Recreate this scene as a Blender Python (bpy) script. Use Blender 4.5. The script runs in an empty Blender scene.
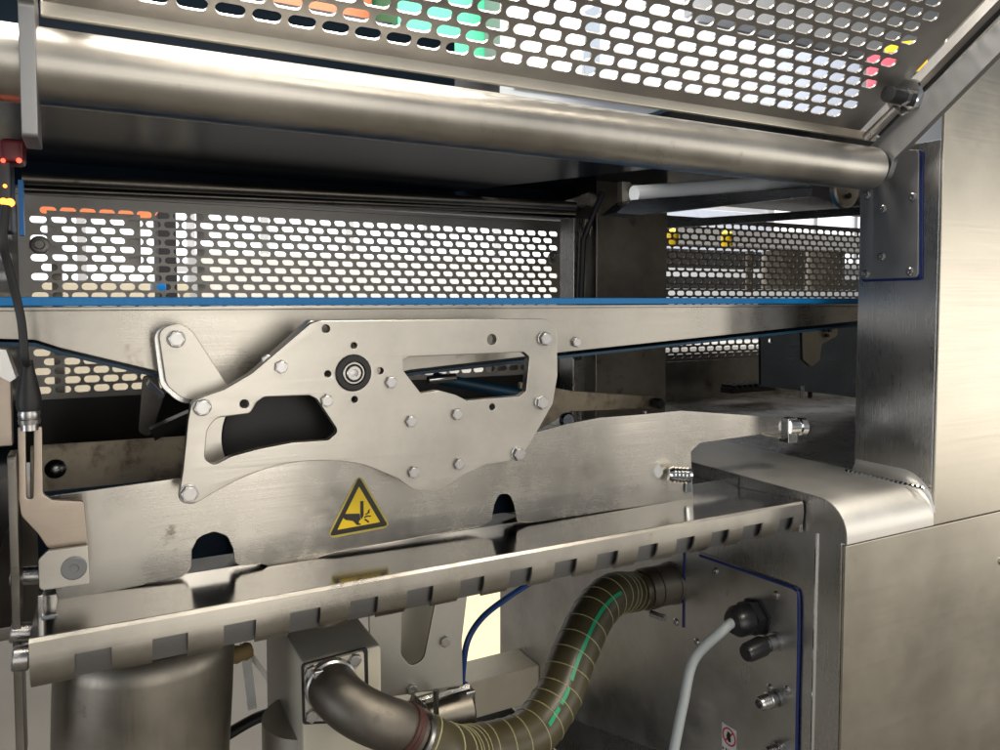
import bpy, bmesh, math, random
from math import sin, cos, tan, radians, pi, atan2, hypot
from mathutils import Vector, Matrix
random.seed(7)
S = bpy.context.scene
C = S.collection
# ------------------------------------------------------------------ camera
B = 1.2                                   # eye height, level with the belt
F, YAW, PIT, HOR = 760.0, 28.0, 2.7, 300.0
cd = bpy.data.cameras.new('camera'); cam = bpy.data.objects.new('camera', cd); C.objects.link(cam)
cam.location = (0, 0, B)
cam.rotation_euler = (radians(90 - PIT), 0, radians(-YAW))
cd.sensor_width = 36; cd.lens = 36 * F / 1000
cd.shift_y = -(375 - HOR - F * tan(radians(PIT))) / 1000
cd.clip_start = 0.01; cd.clip_end = 60
S.camera = cam
# ------------------------------------------------------------------ light and exposure
w = bpy.data.worlds.new('World'); S.world = w; w.use_nodes = True
bg = w.node_tree.nodes['Background']; bg.inputs[0].default_value = (.80, .90, 1.0, 1); bg.inputs[1].default_value = .19
S.view_settings.view_transform = 'Standard'; S.view_settings.look = 'None'
S.view_settings.exposure = 0.28; S.view_settings.gamma = 1
def area(name, loc, target, sx, sy, power, col):
    l = bpy.data.lights.new(name, 'AREA'); l.shape = 'RECTANGLE'; l.size = sx; l.size_y = sy; l.energy = power; l.color = col
    o = bpy.data.objects.new(name, l); C.objects.link(o); o.location = loc
    o.rotation_euler = (Vector(target) - Vector(loc)).to_track_quat('-Z', 'Y').to_euler()
    return o
WARM = (1, .90, .75)
for k, (x, w_, p_) in enumerate([(-.75, .3, 3.5), (-.2, .22, 2.0), (.30, .26, 6.0), (.72, .30, 8.0), (1.30, .22, 2.4), (1.75, .18, 2.6), (2.35, .24, 1.6), (3.1, .3, 5.5), (4.0, .3, 6.0)]):
    area('fill_light', (x, -2.7, 1.15), (x*.35, .6, 1.0), w_, 2.1, p_, (1, .94, .84))  # unseen panes added to give the steel soft banded reflections
area('fill_light', (5.2, -1.9, .8), (1.0, .5, 1.0), 1.7, 1.9, 27, (1, .94, .84))  # unseen light added to brighten the cladding
area('fill_light', (-2.8, -.6, 1.0), (.5, .5, .7), 1.2, 1.4, 17, (.95, .97, 1))  # unseen light added for the faces turned left
area('highlight_lamp', (.13, .50, 1.66), (.13, .5001, 1.36), .50, .14, 8, (1, .93, .82))  # unseen, added close above the door for the highlight along the tube
area('ceiling_lamp', (0.15, 1.2, 3.2), (0.15, 0.6, 1.3), 1.4, .35, 50, WARM)
area('ceiling_lamp', (1.2, -1.0, 3.2), (0.9, -.7, 0), 1.6, .3, 60, WARM)
area('hall_fill', (3.2, 2.6, 3.9), (3.2, 5.0, 1.4), 5, 1.0, 120, (1, .97, .92))  # unseen light aimed at the hall wall to brighten it
area('hall_fill', (1.4, 1.5, 3.7), (1.7, 4.2, 1.1), 3.2, .6, 90, (1, .97, .92))  # unseen light added to brighten the units behind the slots
area('hall_fill', (1.0, 3.0, 3.4), (1.0, 3.4, 0.0), 3.0, 1.0, 16, (1, .92, .80))  # unseen light over the hall floor
S.cycles.max_bounces = 10; S.cycles.glossy_bounces = 6; S.cycles.diffuse_bounces = 4
S.cycles.caustics_reflective = False; S.cycles.caustics_refractive = False
S.cycles.sample_clamp_indirect = 4
# ------------------------------------------------------------------ pixel -> place on a real plane of the machine
_y, _p = radians(YAW), radians(PIT)
_f = Vector((sin(_y)*cos(_p), cos(_y)*cos(_p), -sin(_p))); _r = Vector((cos(_y), -sin(_y), 0)); _u = _r.cross(_f)
def ray(px, py): return _f*F + _r*(px-500) + _u*(HOR + F*tan(_p) - py)
EYE = Vector((0, 0, B))
def onY(px, py, Y): d = ray(px, py); return EYE + d*(Y/d.y)
def onX(px, py, X): d = ray(px, py); return EYE + d*(X/d.x)
def onZ(px, py, Z): d = ray(px, py); return EYE + d*((Z-B)/d.z)
# ------------------------------------------------------------------ materials
M = {}
def mat(name): 
    m = bpy.data.materials.new(name); m.use_nodes = True; M[name] = m
    return m, m.node_tree.nodes, m.node_tree.links, m.node_tree.nodes['Principled BSDF']
def steel(name, col, rough, brush=(3, 160, 160), bump=.03, mott=.12, rvar=.1, dirt=0.0, dirtcol=(.10, .06, .035), dscale=22, aniso=0.0):
    m, N, L, P = mat(name)
    P.inputs['Metallic'].default_value = 1; P.inputs['Roughness'].default_value = rough
    tc = N.new('ShaderNodeTexCoord')
    mp = N.new('ShaderNodeMapping'); mp.inputs['Scale'].default_value = brush; L.new(tc.outputs['Object'], mp.inputs[0])
    nb = N.new('ShaderNodeTexNoise'); nb.inputs['Scale'].default_value = 6; nb.inputs['Detail'].default_value = 3; L.new(mp.outputs[0], nb.inputs[0])
    nm = N.new('ShaderNodeTexNoise'); nm.inputs['Scale'].default_value = 9; nm.inputs['Detail'].default_value = 6; nm.inputs['Roughness'].default_value = .65; L.new(tc.outputs['Object'], nm.inputs[0])
    # roughness: broad blotches plus brushing
    r1 = N.new('ShaderNodeMapRange'); r1.inputs[1].default_value = .3; r1.inputs[2].default_value = .7
    r1.inputs[3].default_value = rough - rvar*.5; r1.inputs[4].default_value = rough + rvar; L.new(nm.outputs[0], r1.inputs[0])
    ad = N.new('ShaderNodeMath'); ad.operation = 'MULTIPLY_ADD'; ad.inputs[1].default_value = .14; L.new(nb.outputs[0], ad.inputs[0]); 
    sb = N.new('ShaderNodeMath'); sb.operation = 'SUBTRACT'; sb.inputs[1].default_value = .07; L.new(r1.outputs[0], sb.inputs[0]); L.new(sb.outputs[0], ad.inputs[2])
    L.new(ad.outputs[0], P.inputs['Roughness'])
    cr = N.new('ShaderNodeMix'); cr.data_type = 'RGBA'
    cr.inputs[6].default_value = (*[c*(1-mott) for c in col], 1); cr.inputs[7].default_value = (*[min(1, c*(1+mott*.5)) for c in col], 1)
    mr = N.new('ShaderNodeMapRange'); mr.inputs[1].default_value = .35; mr.inputs[2].default_value = .65; L.new(nm.outputs[0], mr.inputs[0]); L.new(mr.outputs[0], cr.inputs[0])
    out = cr.outputs[2]
    if dirt > 0:
        nd = N.new('ShaderNodeTexNoise'); nd.inputs['Scale'].default_value = dscale; nd.inputs['Detail'].default_value = 8; nd.inputs['Roughness'].default_value = .7
        L.new(tc.outputs['Object'], nd.inputs[0])
        dr = N.new('ShaderNodeMapRange'); dr.inputs[1].default_value = .66 - dirt*.22; dr.inputs[2].default_value = .78 - dirt*.16; L.new(nd.outputs[0], dr.inputs[0])
        c2 = N.new('ShaderNodeMix'); c2.data_type = 'RGBA'; c2.inputs[7].default_value = (*dirtcol, 1)
        L.new(dr.outputs[0], c2.inputs[0]); L.new(out, c2.inputs[6]); out = c2.outputs[2]
        mm = N.new('ShaderNodeMapRange'); mm.inputs[3].default_value = 1; mm.inputs[4].default_value = .2; L.new(dr.outputs[0], mm.inputs[0]); L.new(mm.outputs[0], P.inputs['Metallic'])
    L.new(out, P.inputs['Base Color'])
    bp = N.new('ShaderNodeBump'); bp.inputs['Strength'].default_value = bump; bp.inputs['Distance'].default_value = .001; L.new(nb.outputs[0], bp.inputs['Height']); 
    b2 = N.new('ShaderNodeBump'); b2.inputs['Strength'].default_value = .05; b2.inputs['Distance'].default_value = .0006
    n2 = N.new('ShaderNodeTexNoise'); n2.inputs['Scale'].default_value = 5; L.new(tc.outputs['Object'], n2.inputs[0]); L.new(n2.outputs[0], b2.inputs['Height']); L.new(b2.outputs[0], bp.inputs['Normal'])
    L.new(bp.outputs[0], P.inputs['Normal'])
    if aniso:
        P.inputs['Anisotropic'].default_value = aniso; P.inputs['Anisotropic Rotation'].default_value = .25
        tg = N.new('ShaderNodeTangent'); tg.direction_type = 'RADIAL'; tg.axis = 'Z'; L.new(tg.outputs[0], P.inputs['Tangent'])
    return m
def plain(name, col, rough=.5, metal=0, mott=.12, scale=30, bump=.1, emit=None, spec=None):
    m, N, L, P = mat(name)
    P.inputs['Roughness'].default_value = rough; P.inputs['Metallic'].default_value = metal
    tc = N.new('ShaderNodeTexCoord'); n = N.new('ShaderNodeTexNoise'); n.inputs['Scale'].default_value = scale; n.inputs['Detail'].default_value = 6; L.new(tc.outputs['Object'], n.inputs[0])
    c = N.new('ShaderNodeMix'); c.data_type = 'RGBA'; c.inputs[6].default_value = (*[x*(1-mott) for x in col], 1); c.inputs[7].default_value = (*[min(1, x*(1+mott)) for x in col], 1)
    L.new(n.outputs[0], c.inputs[0]); L.new(c.outputs[2], P.inputs['Base Color'])
    b = N.new('ShaderNodeBump'); b.inputs['Strength'].default_value = bump; b.inputs['Distance'].default_value = .001; L.new(n.outputs[0], b.inputs['Height']); L.new(b.outputs[0], P.inputs['Normal'])
    if emit: P.inputs['Emission Color'].default_value = (*emit[0], 1); P.inputs['Emission Strength'].default_value = emit[1]
    if spec is not None: P.inputs['Specular IOR Level'].default_value = spec
    return m
steel('plate_steel', (0.51, 0.484, 0.442), .33, (2, 170, 130), .04, .18, .10, aniso=.5)
steel('guard_steel', (0.425, 0.404, 0.37), .23, (1.5, 170, 170), .02, .24, .12, dirt=.10, aniso=.6)
steel('tray_steel', (0.51, 0.493, 0.468), .12, (1.5, 200, 200), .02, .12, .06)
steel('lip_steel', (0.451, 0.425, 0.383), .29, (1.5, 170, 170), .04, .24, .12, dirt=.18, dirtcol=(.30, .24, .17), aniso=.5)
steel('tube_steel', (0.51, 0.484, 0.442), .33, (1.2, 150, 150), .03, .22, .10, dirt=.22, dirtcol=(.18, .13, .09))
steel('sheet_steel', (0.561, 0.518, 0.442), .34, (1.5, 170, 170), .03, .10, .06)
steel('shelf_steel', (.80, .78, .74), .48, (150, 2, 150), .03, .10, .08)
steel('arm_steel', (.35, .35, .355), .46, (90, 3, 3), .03, .10, .06)
steel('hem_steel', (.36, .37, .39), .36, (3, 90, 90), .03, .10, .06)
steel('frame_steel', (.58, .57, .56), .26, (150, 150, 2), .03, .12, .08)
steel('panel_steel', (.58, .57, .55), .33, (150, 2, 150), .03, .2, .1, dirt=.05)
steel('bolt_steel', (.47, .46, .455), .28, (40, 40, 40), .02, .1, .08)
steel('chrome_steel', (.75, .75, .74), .09, (20, 20, 20), .0, .05, .02)
steel('dirty_steel', (.44, .38, .30), .38, (4, 90, 90), .05, .3, .12, dirt=.75)
steel('dark_steel', (.215, .20, .18), .34, (3, 90, 90), .04, .3, .1, dirt=.3, dirtcol=(.03, .025, .02))
steel('hood_steel', (.10, .115, .14), .22, (2, 90, 90), .03, .3, .08)
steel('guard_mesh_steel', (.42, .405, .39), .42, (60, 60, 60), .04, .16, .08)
steel('guard_shaded_steel', (.20, .19, .18), .42, (60, 60, 60), .04, .16, .08)  # darker copy of guard_mesh_steel: the small guard's shade put into the colour
steel('motor_steel', (.29, .265, .225), .42, (90, 90, 4), .04, .25, .1, dirt=.28)
steel('elbow_steel', (.16, .145, .125), .50, (20, 20, 20), .02, .3, .08, dirt=.3, dirtcol=(.04, .035, .03))
steel('flap_steel', (.44, .37, .31), .38, (3, 120, 120), .04, .16, .08)
steel('grey_cast', (.47, .455, .41), .5, (30, 30, 30), .06, .12, .08, dirt=.1)
plain('lining_navy', (.009, .016, .026), .24, 0, .3, 8, .02, spec=.03)
plain('belt_dark', (.0, .035, .075), .5)
plain('roller_white', (.74, .79, .84), .3)
plain('belt_blue', (.0, .20, .54), .45, 0, .15, 300, .3)
plain('black_rubber', (.012, .012, .013), .5, 0, .3, 60, .1)
plain('black_plastic', (.016, .016, .018), .32, 0, .2, 60, .1)
plain('navy_gasket', (.01, .025, .14), .4)
plain('blue_tube', (.01, .05, .20), .3)
plain('grey_cable', (.34, .37, .38), .42, 0, .06, 40, .05)
plain('sign_yellow', (.95, .66, .010), .4, 0, .04, 40, .02)
plain('sign_rim', (.60, .47, .09), .4, 0, .06, 60, .02)
plain('sign_black', (.015, .013, .01), .45)
plain('sticker_white', (.72, .70, .68), .5, 0, .04)
plain('sticker_red', (.55, .04, .05), .5)
plain('gear_grey', (.58, .54, .44), .42, 0, .10, 25, .15)
plain('hose_wall', (.056, .047, .023), .38, 0, .35, 26, .12)
plain('hose_wire', (.30, .28, .15), .35, 0, .2)
plain('hose_green', (.01, .30, .14), .4)
plain('rust_band', (.055, .02, .016), .5)
plain('grommet_grey', (.16, .165, .17), .5)
plain('tan_conduit', (.30, .22, .10), .5)
plain('white_strap', (.74, .72, .68), .55)
plain('concrete', (.13, .12, .105), .55, 0, .22, 3, .1)
plain('hall_paint', (.60, .61, .63), .7, 0, .1, 1.2, .05)
plain('dark_paint', (.02, .02, .022), .6)
plain('orange_paint', (.75, .20, .07), .5)
plain('green_paint', (.05, .46, .25), .5)
plain('pale_blue_paint', (.55, .60, .72), .5)
plain('cream_paint', (.62, .55, .42), .5)
plain('grey_paint', (.35, .35, .35), .5)
plain('cabinet_white', (.70, .68, .64), .45)
plain('red_plastic', (.12, .006, .012), .35)
plain('blue_plastic', (.0, .20, .62), .4)
plain('lamp_red', (.6, .02, .02), .4, emit=((1, .06, .03), 4))
plain('lamp_amber', (.6, .3, .02), .4, emit=((1, .24, .03), 5))
plain('lamp_yellow', (.8, .5, .02), .4, emit=((1, .62, .02), .9))
plain('lamp_pink', (.8, .1, .15), .4, emit=((1, .10, .14), .9))
plain('window_glow', (.8, .8, .8), .5, emit=((.93, .96, 1), 1.0))
plain('tube_glow', (.8, .8, .8), .5, emit=((1, .97, .92), 5))
plain('gap_glow', (.8, .7, .5), .5, emit=((1, .80, .50), .85))  # glow put in for the lit floor beyond the gap
# ------------------------------------------------------------------ objects
ORG = {}
def tag(o, label=None, cat=None, group=None, kind=None):
    if label: o['label'] = label
    if cat: o['category'] = cat
    if group: o['group'] = group
    if kind: o['kind'] = kind
    return o
def thing(name, loc, label, cat, group=None):
    o = bpy.data.objects.new(name, None); C.objects.link(o); o.location = loc; o.empty_display_size = .02
    ORG[o.name] = Vector(loc); return tag(o, label, cat, group)
def put(name, me, m, parent=None, smooth=None):
    """mesh in world coordinates -> object whose origin is its thing's origin"""
    if parent is not None:
        off = ORG[parent.name]; me.transform(Matrix.Translation(-off))
    o = bpy.data.objects.new(name, me); C.objects.link(o)
    if parent is not None: o.parent = parent; ORG[o.name] = off
    else: ORG[o.name] = Vector((0, 0, 0))
    me.materials.clear(); me.materials.append(M[m])
    if smooth is not None:
        for p in me.polygons: p.use_smooth = True
        try: me.set_sharp_from_angle(angle=radians(smooth))
        except Exception: pass
        md = o.modifiers.new('normals', 'WEIGHTED_NORMAL'); md.keep_sharp = True; md.weight = 100
    return o
def origin_to(o):
    """a one-mesh thing gets its origin at its base"""
    xs = [v.co for v in o.data.vertices]
    c = Vector((sum(v.x for v in xs)/len(xs), sum(v.y for v in xs)/len(xs), min(v.z for v in xs)))
    o.data.transform(Matrix.Translation(-c)); o.location = c; ORG[o.name] = c
    return o
def place(name, me, p, parent, rot=None, mname=None):
    """shared mesh placed at world point p under a thing"""
    o = bpy.data.objects.new(name, me); C.objects.link(o); o.parent = parent; o.location = Vector(p) - ORG[parent.name]
    if rot: o.rotation_euler = rot
    ORG[o.name] = Vector(p)
    return o
def bm_mesh(bm, name='m'):
    me = bpy.data.meshes.new(name); bmesh.ops.recalc_face_normals(bm, faces=bm.faces[:]); bm.to_mesh(me); bm.free(); return me
class MB:
    def __init__(s): s.bm = bmesh.new()
    def box(s, a, b, bev=0, rot=None):
        a, b = Vector(a), Vector(b); c = (a+b)/2; d = b-a
        t = bmesh.new(); bmesh.ops.create_cube(t, size=1); bmesh.ops.scale(t, vec=(abs(d.x), abs(d.y), abs(d.z)), verts=t.verts)
        if bev: bmesh.ops.bevel(t, geom=t.edges[:], offset=bev, segments=2, affect='EDGES', profile=.5)
        if rot is not None: bmesh.ops.rotate(t, cent=(0, 0, 0), matrix=rot, verts=t.verts)
        bmesh.ops.translate(t, vec=c, verts=t.verts); s._add(t); return s
    def _add(s, t):
        me = bpy.data.meshes.new('t'); t.to_mesh(me); t.free(); s.bm.from_mesh(me); bpy.data.meshes.remove(me)
    def loft(s, rings, cap=True, closed=True):
        vs = [[s.bm.verts.new(p) for p in r] for r in rings]
        n = len(rings[0])
        for i in range(len(vs)-1):
            for k in range(n if closed else n-1):
                k2 = (k+1) % n
                s.bm.faces.new((vs[i][k], vs[i][k2], vs[i+1][k2], vs[i+1][k]))
        if cap and closed:
            s.bm.faces.new(vs[0][::-1]); s.bm.faces.new(vs[-1])
        return s
    def lathe(s, p0, axis, prof, n=24):
        """prof: list of (distance along axis, radius)"""
        ax = Vector(axis).normalized(); e = ax.orthogonal().normalized(); g = ax.cross(e)
        p0 = Vector(p0)
        rings = [[p0 + ax*d + (e*cos(2*pi*k/n) + g*sin(2*pi*k/n))*max(r, 1e-5) for k in range(n)] for d, r in prof]
        return s.loft(rings)
    def cyl(s, a, b, r, n=20, bev=0):
        a, b = Vector(a), Vector(b); L = (b-a).length
        if bev: return s.lathe(a, b-a, [(0, r-bev), (bev, r), (L-bev, r), (L, r-bev)], n)
        return s.lathe(a, b-a, [(0, r), (L, r)], n)
    def tube(s, pts, r, n=12, cap=True):
        pts = [Vector(p) for p in pts]; rings = []; e = None
        for i, p in enumerate(pts):
            t = (pts[min(i+1, len(pts)-1)] - pts[max(i-1, 0)]).normalized()
            if e is None: e = t.orthogonal().normalized()
            e = (e - t*e.dot(t)).normalized(); g = t.cross(e)
            rr = r[i] if isinstance(r, (list, tuple)) else r
            rings.append([p + (e*cos(2*pi*k/n) + g*sin(2*pi*k/n))*rr for k in range(n)])
        return s.loft(rings, cap)
    def prism(s, pts, d):
        d = Vector(d); return s.loft([[Vector(p) for p in pts], [Vector(p)+d for p in pts]])
    def mesh(s): return bm_mesh(s.bm)
    def build(s, name, m, parent=None, smooth=35): return put(name, s.mesh(), m, parent, smooth)
def spline(pts, n=10):
    pts = [Vector(p) for p in pts]; q = [pts[0]*2-pts[1]] + pts + [pts[-1]*2-pts[-2]]; out = []
    for i in range(1, len(q)-2):
        a, b, c, d = q[i-1:i+3]
        for k in range(n):
            t = k/n
            out.append(.5*((2*b) + (c-a)*t + (2*a-5*b+4*c-d)*t*t + (3*b-a-3*c+d)*t**3))
    out.append(pts[-1]); return out
def rounded(pts, r=.003, n=5):
    """2-D polygon with corner radii; pts (x,y) or (x,y,radius)"""
    out = []; N_ = len(pts)
    for i in range(N_):
        p = Vector(pts[i][:2]); a = Vector(pts[i-1][:2]); b = Vector(pts[(i+1) % N_][:2])
        rr = pts[i][2] if len(pts[i]) > 2 else r
        u = (a-p); v = (b-p); lu, lv = u.length, v.length
        if rr <= 0 or lu < 1e-6 or lv < 1e-6: out.append(p); continue
        u /= lu; v /= lv
        ang = u.angle(v, pi)
        if ang > radians(172): out.append(p); continue
        t = min(rr/tan(ang/2), lu*.48, lv*.48); s0 = p+u*t; s1 = p+v*t
        for k in range(n+1):
            q = k/n; out.append(s0*(1-q)**2 + p*2*q*(1-q) + s1*q*q)
    return out
def circ(cx, cy, r, n=20): return [Vector((cx + r*cos(2*pi*k/n), cy + r*sin(2*pi*k/n))) for k in range(n)]
def flat_mesh(outline, holes, th, bev, to_world):
    """filled 2-D outline with holes, th thick; to_world(x,y,d) maps into the place (d: 0 = face seen, th = far face)"""
    cu = bpy.data.curves.new('c', 'CURVE'); cu.dimensions = '2D'; cu.fill_mode = 'BOTH'
    cu.extrude = max(th/2 - bev, 1e-5); cu.bevel_depth = bev; cu.bevel_resolution = 1; cu.offset = -bev
    for poly in [outline] + list(holes):
        sp = cu.splines.new('POLY'); sp.points.add(len(poly)-1); sp.use_cyclic_u = True
        for q, p in zip(sp.points, poly): q.co = (p[0], p[1], 0, 1)
    o = bpy.data.objects.new('c', cu); C.objects.link(o)
    dg = bpy.context.evaluated_depsgraph_get(); me = bpy.data.meshes.new_from_object(o.evaluated_get(dg))
    bpy.data.objects.remove(o); bpy.data.curves.remove(cu)
    for v in me.vertices: v.co = to_world(v.co.x, v.co.y, th/2 - v.co.z)
    bm = bmesh.new(); bm.from_mesh(me); bmesh.ops.remove_doubles(bm, verts=bm.verts, dist=1e-6); bmesh.ops.recalc_face_normals(bm, faces=bm.faces); bm.to_mesh(me); bm.free()
    return me
def plateY(name, m, parent, Y, th, px, holes=(), bev=.0006, r=.003):
    """plate in a plane Y = const; outline given as seen, holes as outlines or (cx,cy,r_px) circles"""
    def cv(p): q = onY(p[0], p[1], Y); return (q.x, q.z, *p[2:3])
    hs = []
    for h in holes:
        if isinstance(h, tuple) and len(h) == 3 and not isinstance(h[0], (tuple, list)):
            c = onY(h[0], h[1], Y); k = ray(h[0], h[1]); hs.append(circ(c.x, c.z, h[2]*Y/k.y))
        else: hs.append(rounded([cv(p) for p in h], r))
    me = flat_mesh(rounded([cv(p) for p in px], r), hs, th, bev, lambda x, y, d: Vector((x, Y+d, y)))
    return put(name, me, m, parent, 30)
def plateX(name, m, parent, X, th, px, holes=(), bev=.0006, r=.003, world=False):
    def cv(p):
        if world: return p
        q = onX(p[0], p[1], X); return (q.y, q.z, *p[2:3])
    hs = [rounded([cv(p) for p in h], r) for h in holes]
    me = flat_mesh(rounded([cv(p) for p in px], r), hs, th, bev, lambda x, y, d: Vector((X+d, x, y)))
    return put(name, me, m, parent, 30)
# shared bolts: axis along -Y, seat at the origin
def hex_bolt_mesh(s, washer=True):
    b = MB()
    if washer: b.lathe((0, 0, 0), (0, -1, 0), [(0, s*.98), (s*.10, s*.98), (s*.12, s*.93)], 24)
    y0 = s*.12 if washer else 0
    rings = []
    for d, k in ((y0, .92), (y0+s*.52, .92), (y0+s*.6, .86)):
        rings.append([Vector((s*k*cos(pi/3*i), -d, s*k*sin(pi/3*i))) for i in range(6)])
    b.loft(rings)
    b.lathe((0, -(y0+s*.6), 0), (0, -1, 0), [(0, s*.72), (s*.03, s*.66), (s*.032, s*.1)], 18)
    me = b.mesh(); me.materials.append(M['bolt_steel'])
    for p in me.polygons: p.use_smooth = True
    me.set_sharp_from_angle(angle=radians(25)); return me
BOLT = hex_bolt_mesh(.0066); SMALL = hex_bolt_mesh(.0056, False)
def screw_mesh(r, socket=True):
    b = MB(); b.lathe((0, 0, 0), (0, -1, 0), [(0, r), (r*.25, r*.97), (r*.5, r*.7), (r*.5, r*.42), (r*.2, r*.36)], 20)
    me = b.mesh(); me.materials.append(M['bolt_steel'])
    for p in me.polygons: p.use_smooth = True
    me.set_sharp_from_angle(angle=radians(40)); return me
SCREW = screw_mesh(.0045)
def bolt(parent, p, me=None, face='Y', name='bolt'):
    a = random.uniform(0, pi/3)
    rot = (0, a, 0) if face == 'Y' else None
    o = place(name, me or BOLT, p, parent, rot)
    if face == 'X': o.rotation_mode = 'XYZ'; o.rotation_euler = (Matrix.Rotation(-pi/2, 4, 'Z') @ Matrix.Rotation(a, 4, 'Y')).to_euler()
    return o
def perforated(name, m, parent, O, U, V, ncol, nrow, p, r, sw, sh, th, mL, mR, mB, mT, skip=None):
    """sheet with staggered obround slots; real holes with thickness"""
    O, U, V = Vector(O), Vector(U).normalized(), Vector(V).normalized(); Nn = U.cross(V)
    bm = bmesh.new(); cache = {}
    def vert(u, v, w=0):
        k = (round(u*1e6), round(v*1e6), w)
        if k not in cache: cache[k] = bm.verts.new(O + U*u + V*v + Nn*(w*th))
        return cache[k]
    W = ncol*p + p/2
    def quad(u0, v0, u1, v1):
        for w_ in (0, 1):
            f = [vert(u0, v0, w_), vert(u1, v0, w_), vert(u1, v1, w_), vert(u0, v1, w_)]
            bm.faces.new(f if w_ else f[::-1])
    hr = sh/2; hx = sw/2 - hr
    arc = [(hx + hr*cos(a), hr*sin(a)) for a in [pi/2*k/4 for k in range(5)]]        # first quadrant, from +u to +v
    for j in range(nrow):
        v0 = j*r; vc = v0 + r/2; sft = p/2 if j % 2 else 0
        if sft: quad(0, v0, sft, v0+r)
        else: quad(W-p/2, v0, W, v0+r)
        for i in range(ncol):
            u0 = sft + i*p; uc = u0+p/2
            if skip and skip(i, j): quad(u0, v0, u0+p, v0+r); continue
            for sx, sy in ((1, 1), (-1, 1), (-1, -1), (1, -1)):
                out = [(uc+sx*p/2, vc), (uc+sx*p/2, vc+sy*r/2), (uc, vc+sy*r/2)]
                inn = [(uc, vc+sy*hr)] + [(uc+sx*x, vc+sy*y) for x, y in arc[::-1]]
                for w_ in (0, 1):
                    f = [vert(*q, w_) for q in out+inn]
                    try: bm.faces.new(f if (w_ == 1) == (sx*sy > 0) else f[::-1])
                    except ValueError: pass
                for a, b in zip(inn[:-1], inn[1:]):
                    try: bm.faces.new((vert(*a, 0), vert(*b, 0), vert(*b, 1), vert(*a, 1)))
                    except ValueError: pass
    H = nrow*r
    if mB: quad(-mL, -mB, W+mR, 0)
    if mT: quad(-mL, H, W+mR, H+mT)
    if mL: quad(-mL, 0, 0, H)
    if mR: quad(W, 0, W+mR, H)
    x0, x1, y0, y1 = -mL, W+mR, -mB, H+mT
    for a, b in (((x0, y0), (x1, y0)), ((x1, y0), (x1, y1)), ((x1, y1), (x0, y1)), ((x0, y1), (x0, y0))):
        bm.faces.new((vert(*a, 0), vert(*b, 0), vert(*b, 1), vert(*a, 1)))
    me = bpy.data.meshes.new(name); bm.to_mesh(me); bm.free()
    return put(name, me, m, parent)
# ================================================================== SETTING: floor and hall
f = MB().box((-6, -6, -.05), (14, 9, 0)).build('floor', 'concrete', None, None); tag(f, kind='structure')
f = MB().box((-4, 5.2, .003), (13, 5.35, 5)).build('hall_wall', 'hall_paint', None, None); tag(f, kind='structure')
# ================================================================== CABINET with the post (right of the bay)
XC, XP, YF = .634, .769, .481
cab = thing('machine_cabinet', (XC, .8, B-.718), 'stainless steel machine cabinet with rounded shelf edge and tall beige sheet beside the bay', 'cabinet')
prof = [(1.19, B-.718), (1.19, B-.197)]
for k in range(9):
    a = pi/2*k/8; prof.append((.513 - .032*sin(a), B-.229 + .032*cos(a)))
prof += [(YF, B-.2355), (.487, B-.2355), (.487, B-.718)]
MB().prism([(XC, y, z) for y, z in prof], (XP-XC, 0, 0)).build('housing', 'frame_steel', cab, 20)
sp_ = [(1.18, B-.1958), (.5128, B-.1958)]
for k in range(1, 11):
    a = pi/2*k/10; sp_.append((.513 - .0331*sin(a), B-.229 + .0331*cos(a)))
sp_.append((YF-.0011, B-.2352))
MB().prism([(XC-.0006, y, z) for y, z in sp_ + [(y+.001, z-.0006) for y, z in sp_[::-1]]], (XP-XC+.0004, 0, 0)).build('shelf_sheet', 'shelf_steel', cab, 30)
MB().prism([(XP, y, z) for y, z in [(1.19, B-.718), (1.19, B-.1975), (.49, B-.1975), (.49, B-.718)]], (.9, 0, 0)).build('housing', 'frame_steel', cab)
MB().box((XP, YF-.0011, B-.2355), (3.0, .4832, B+1.3), .0008).build('cladding_sheet', 'sheet_steel', cab)
MB().box((XC+.0025, .4835, B-.718), (3.0, .4868, B-.2385), .0008).build('cladding_panel', 'sheet_steel', cab)
MB().box((XP+.0005, .4834, B-.1972), (.85, .576, B+.165), .001).build('post', 'frame_steel', cab)
MB().box((XP+.0003, .4834, B-.236), (.80, .53, B-.1974)).build('post', 'frame_steel', cab)
fl = MB(); rings = []
path_ = [(y, B-.1958, 0, 1, .013) for y in (.574, .555, .535, .5128)] + [(.513 - .0331*sin(a), B-.229 + .0331*cos(a), -sin(a), cos(a), .013*(1-a/1.5)+.0004) for a in [pi/2*k/8 for k in range(1, 8)]]
for y, z, ny, nz, r_ in path_:
    prof_ = [(XP+.0004, -.0006), (XP+.0004, r_)] + [(XP+.0002 - r_ + r_*cos(q), r_ - r_*sin(q)) for q in [pi/2*k/5 for k in range(1, 6)]] + [(XP+.0002-r_, -.0006)]
    rings.append([(x, y+ny*h, z+nz*h) for x, h in prof_])
fl.loft(rings).build('corner_fillet', 'shelf_steel', cab, 30)
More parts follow.
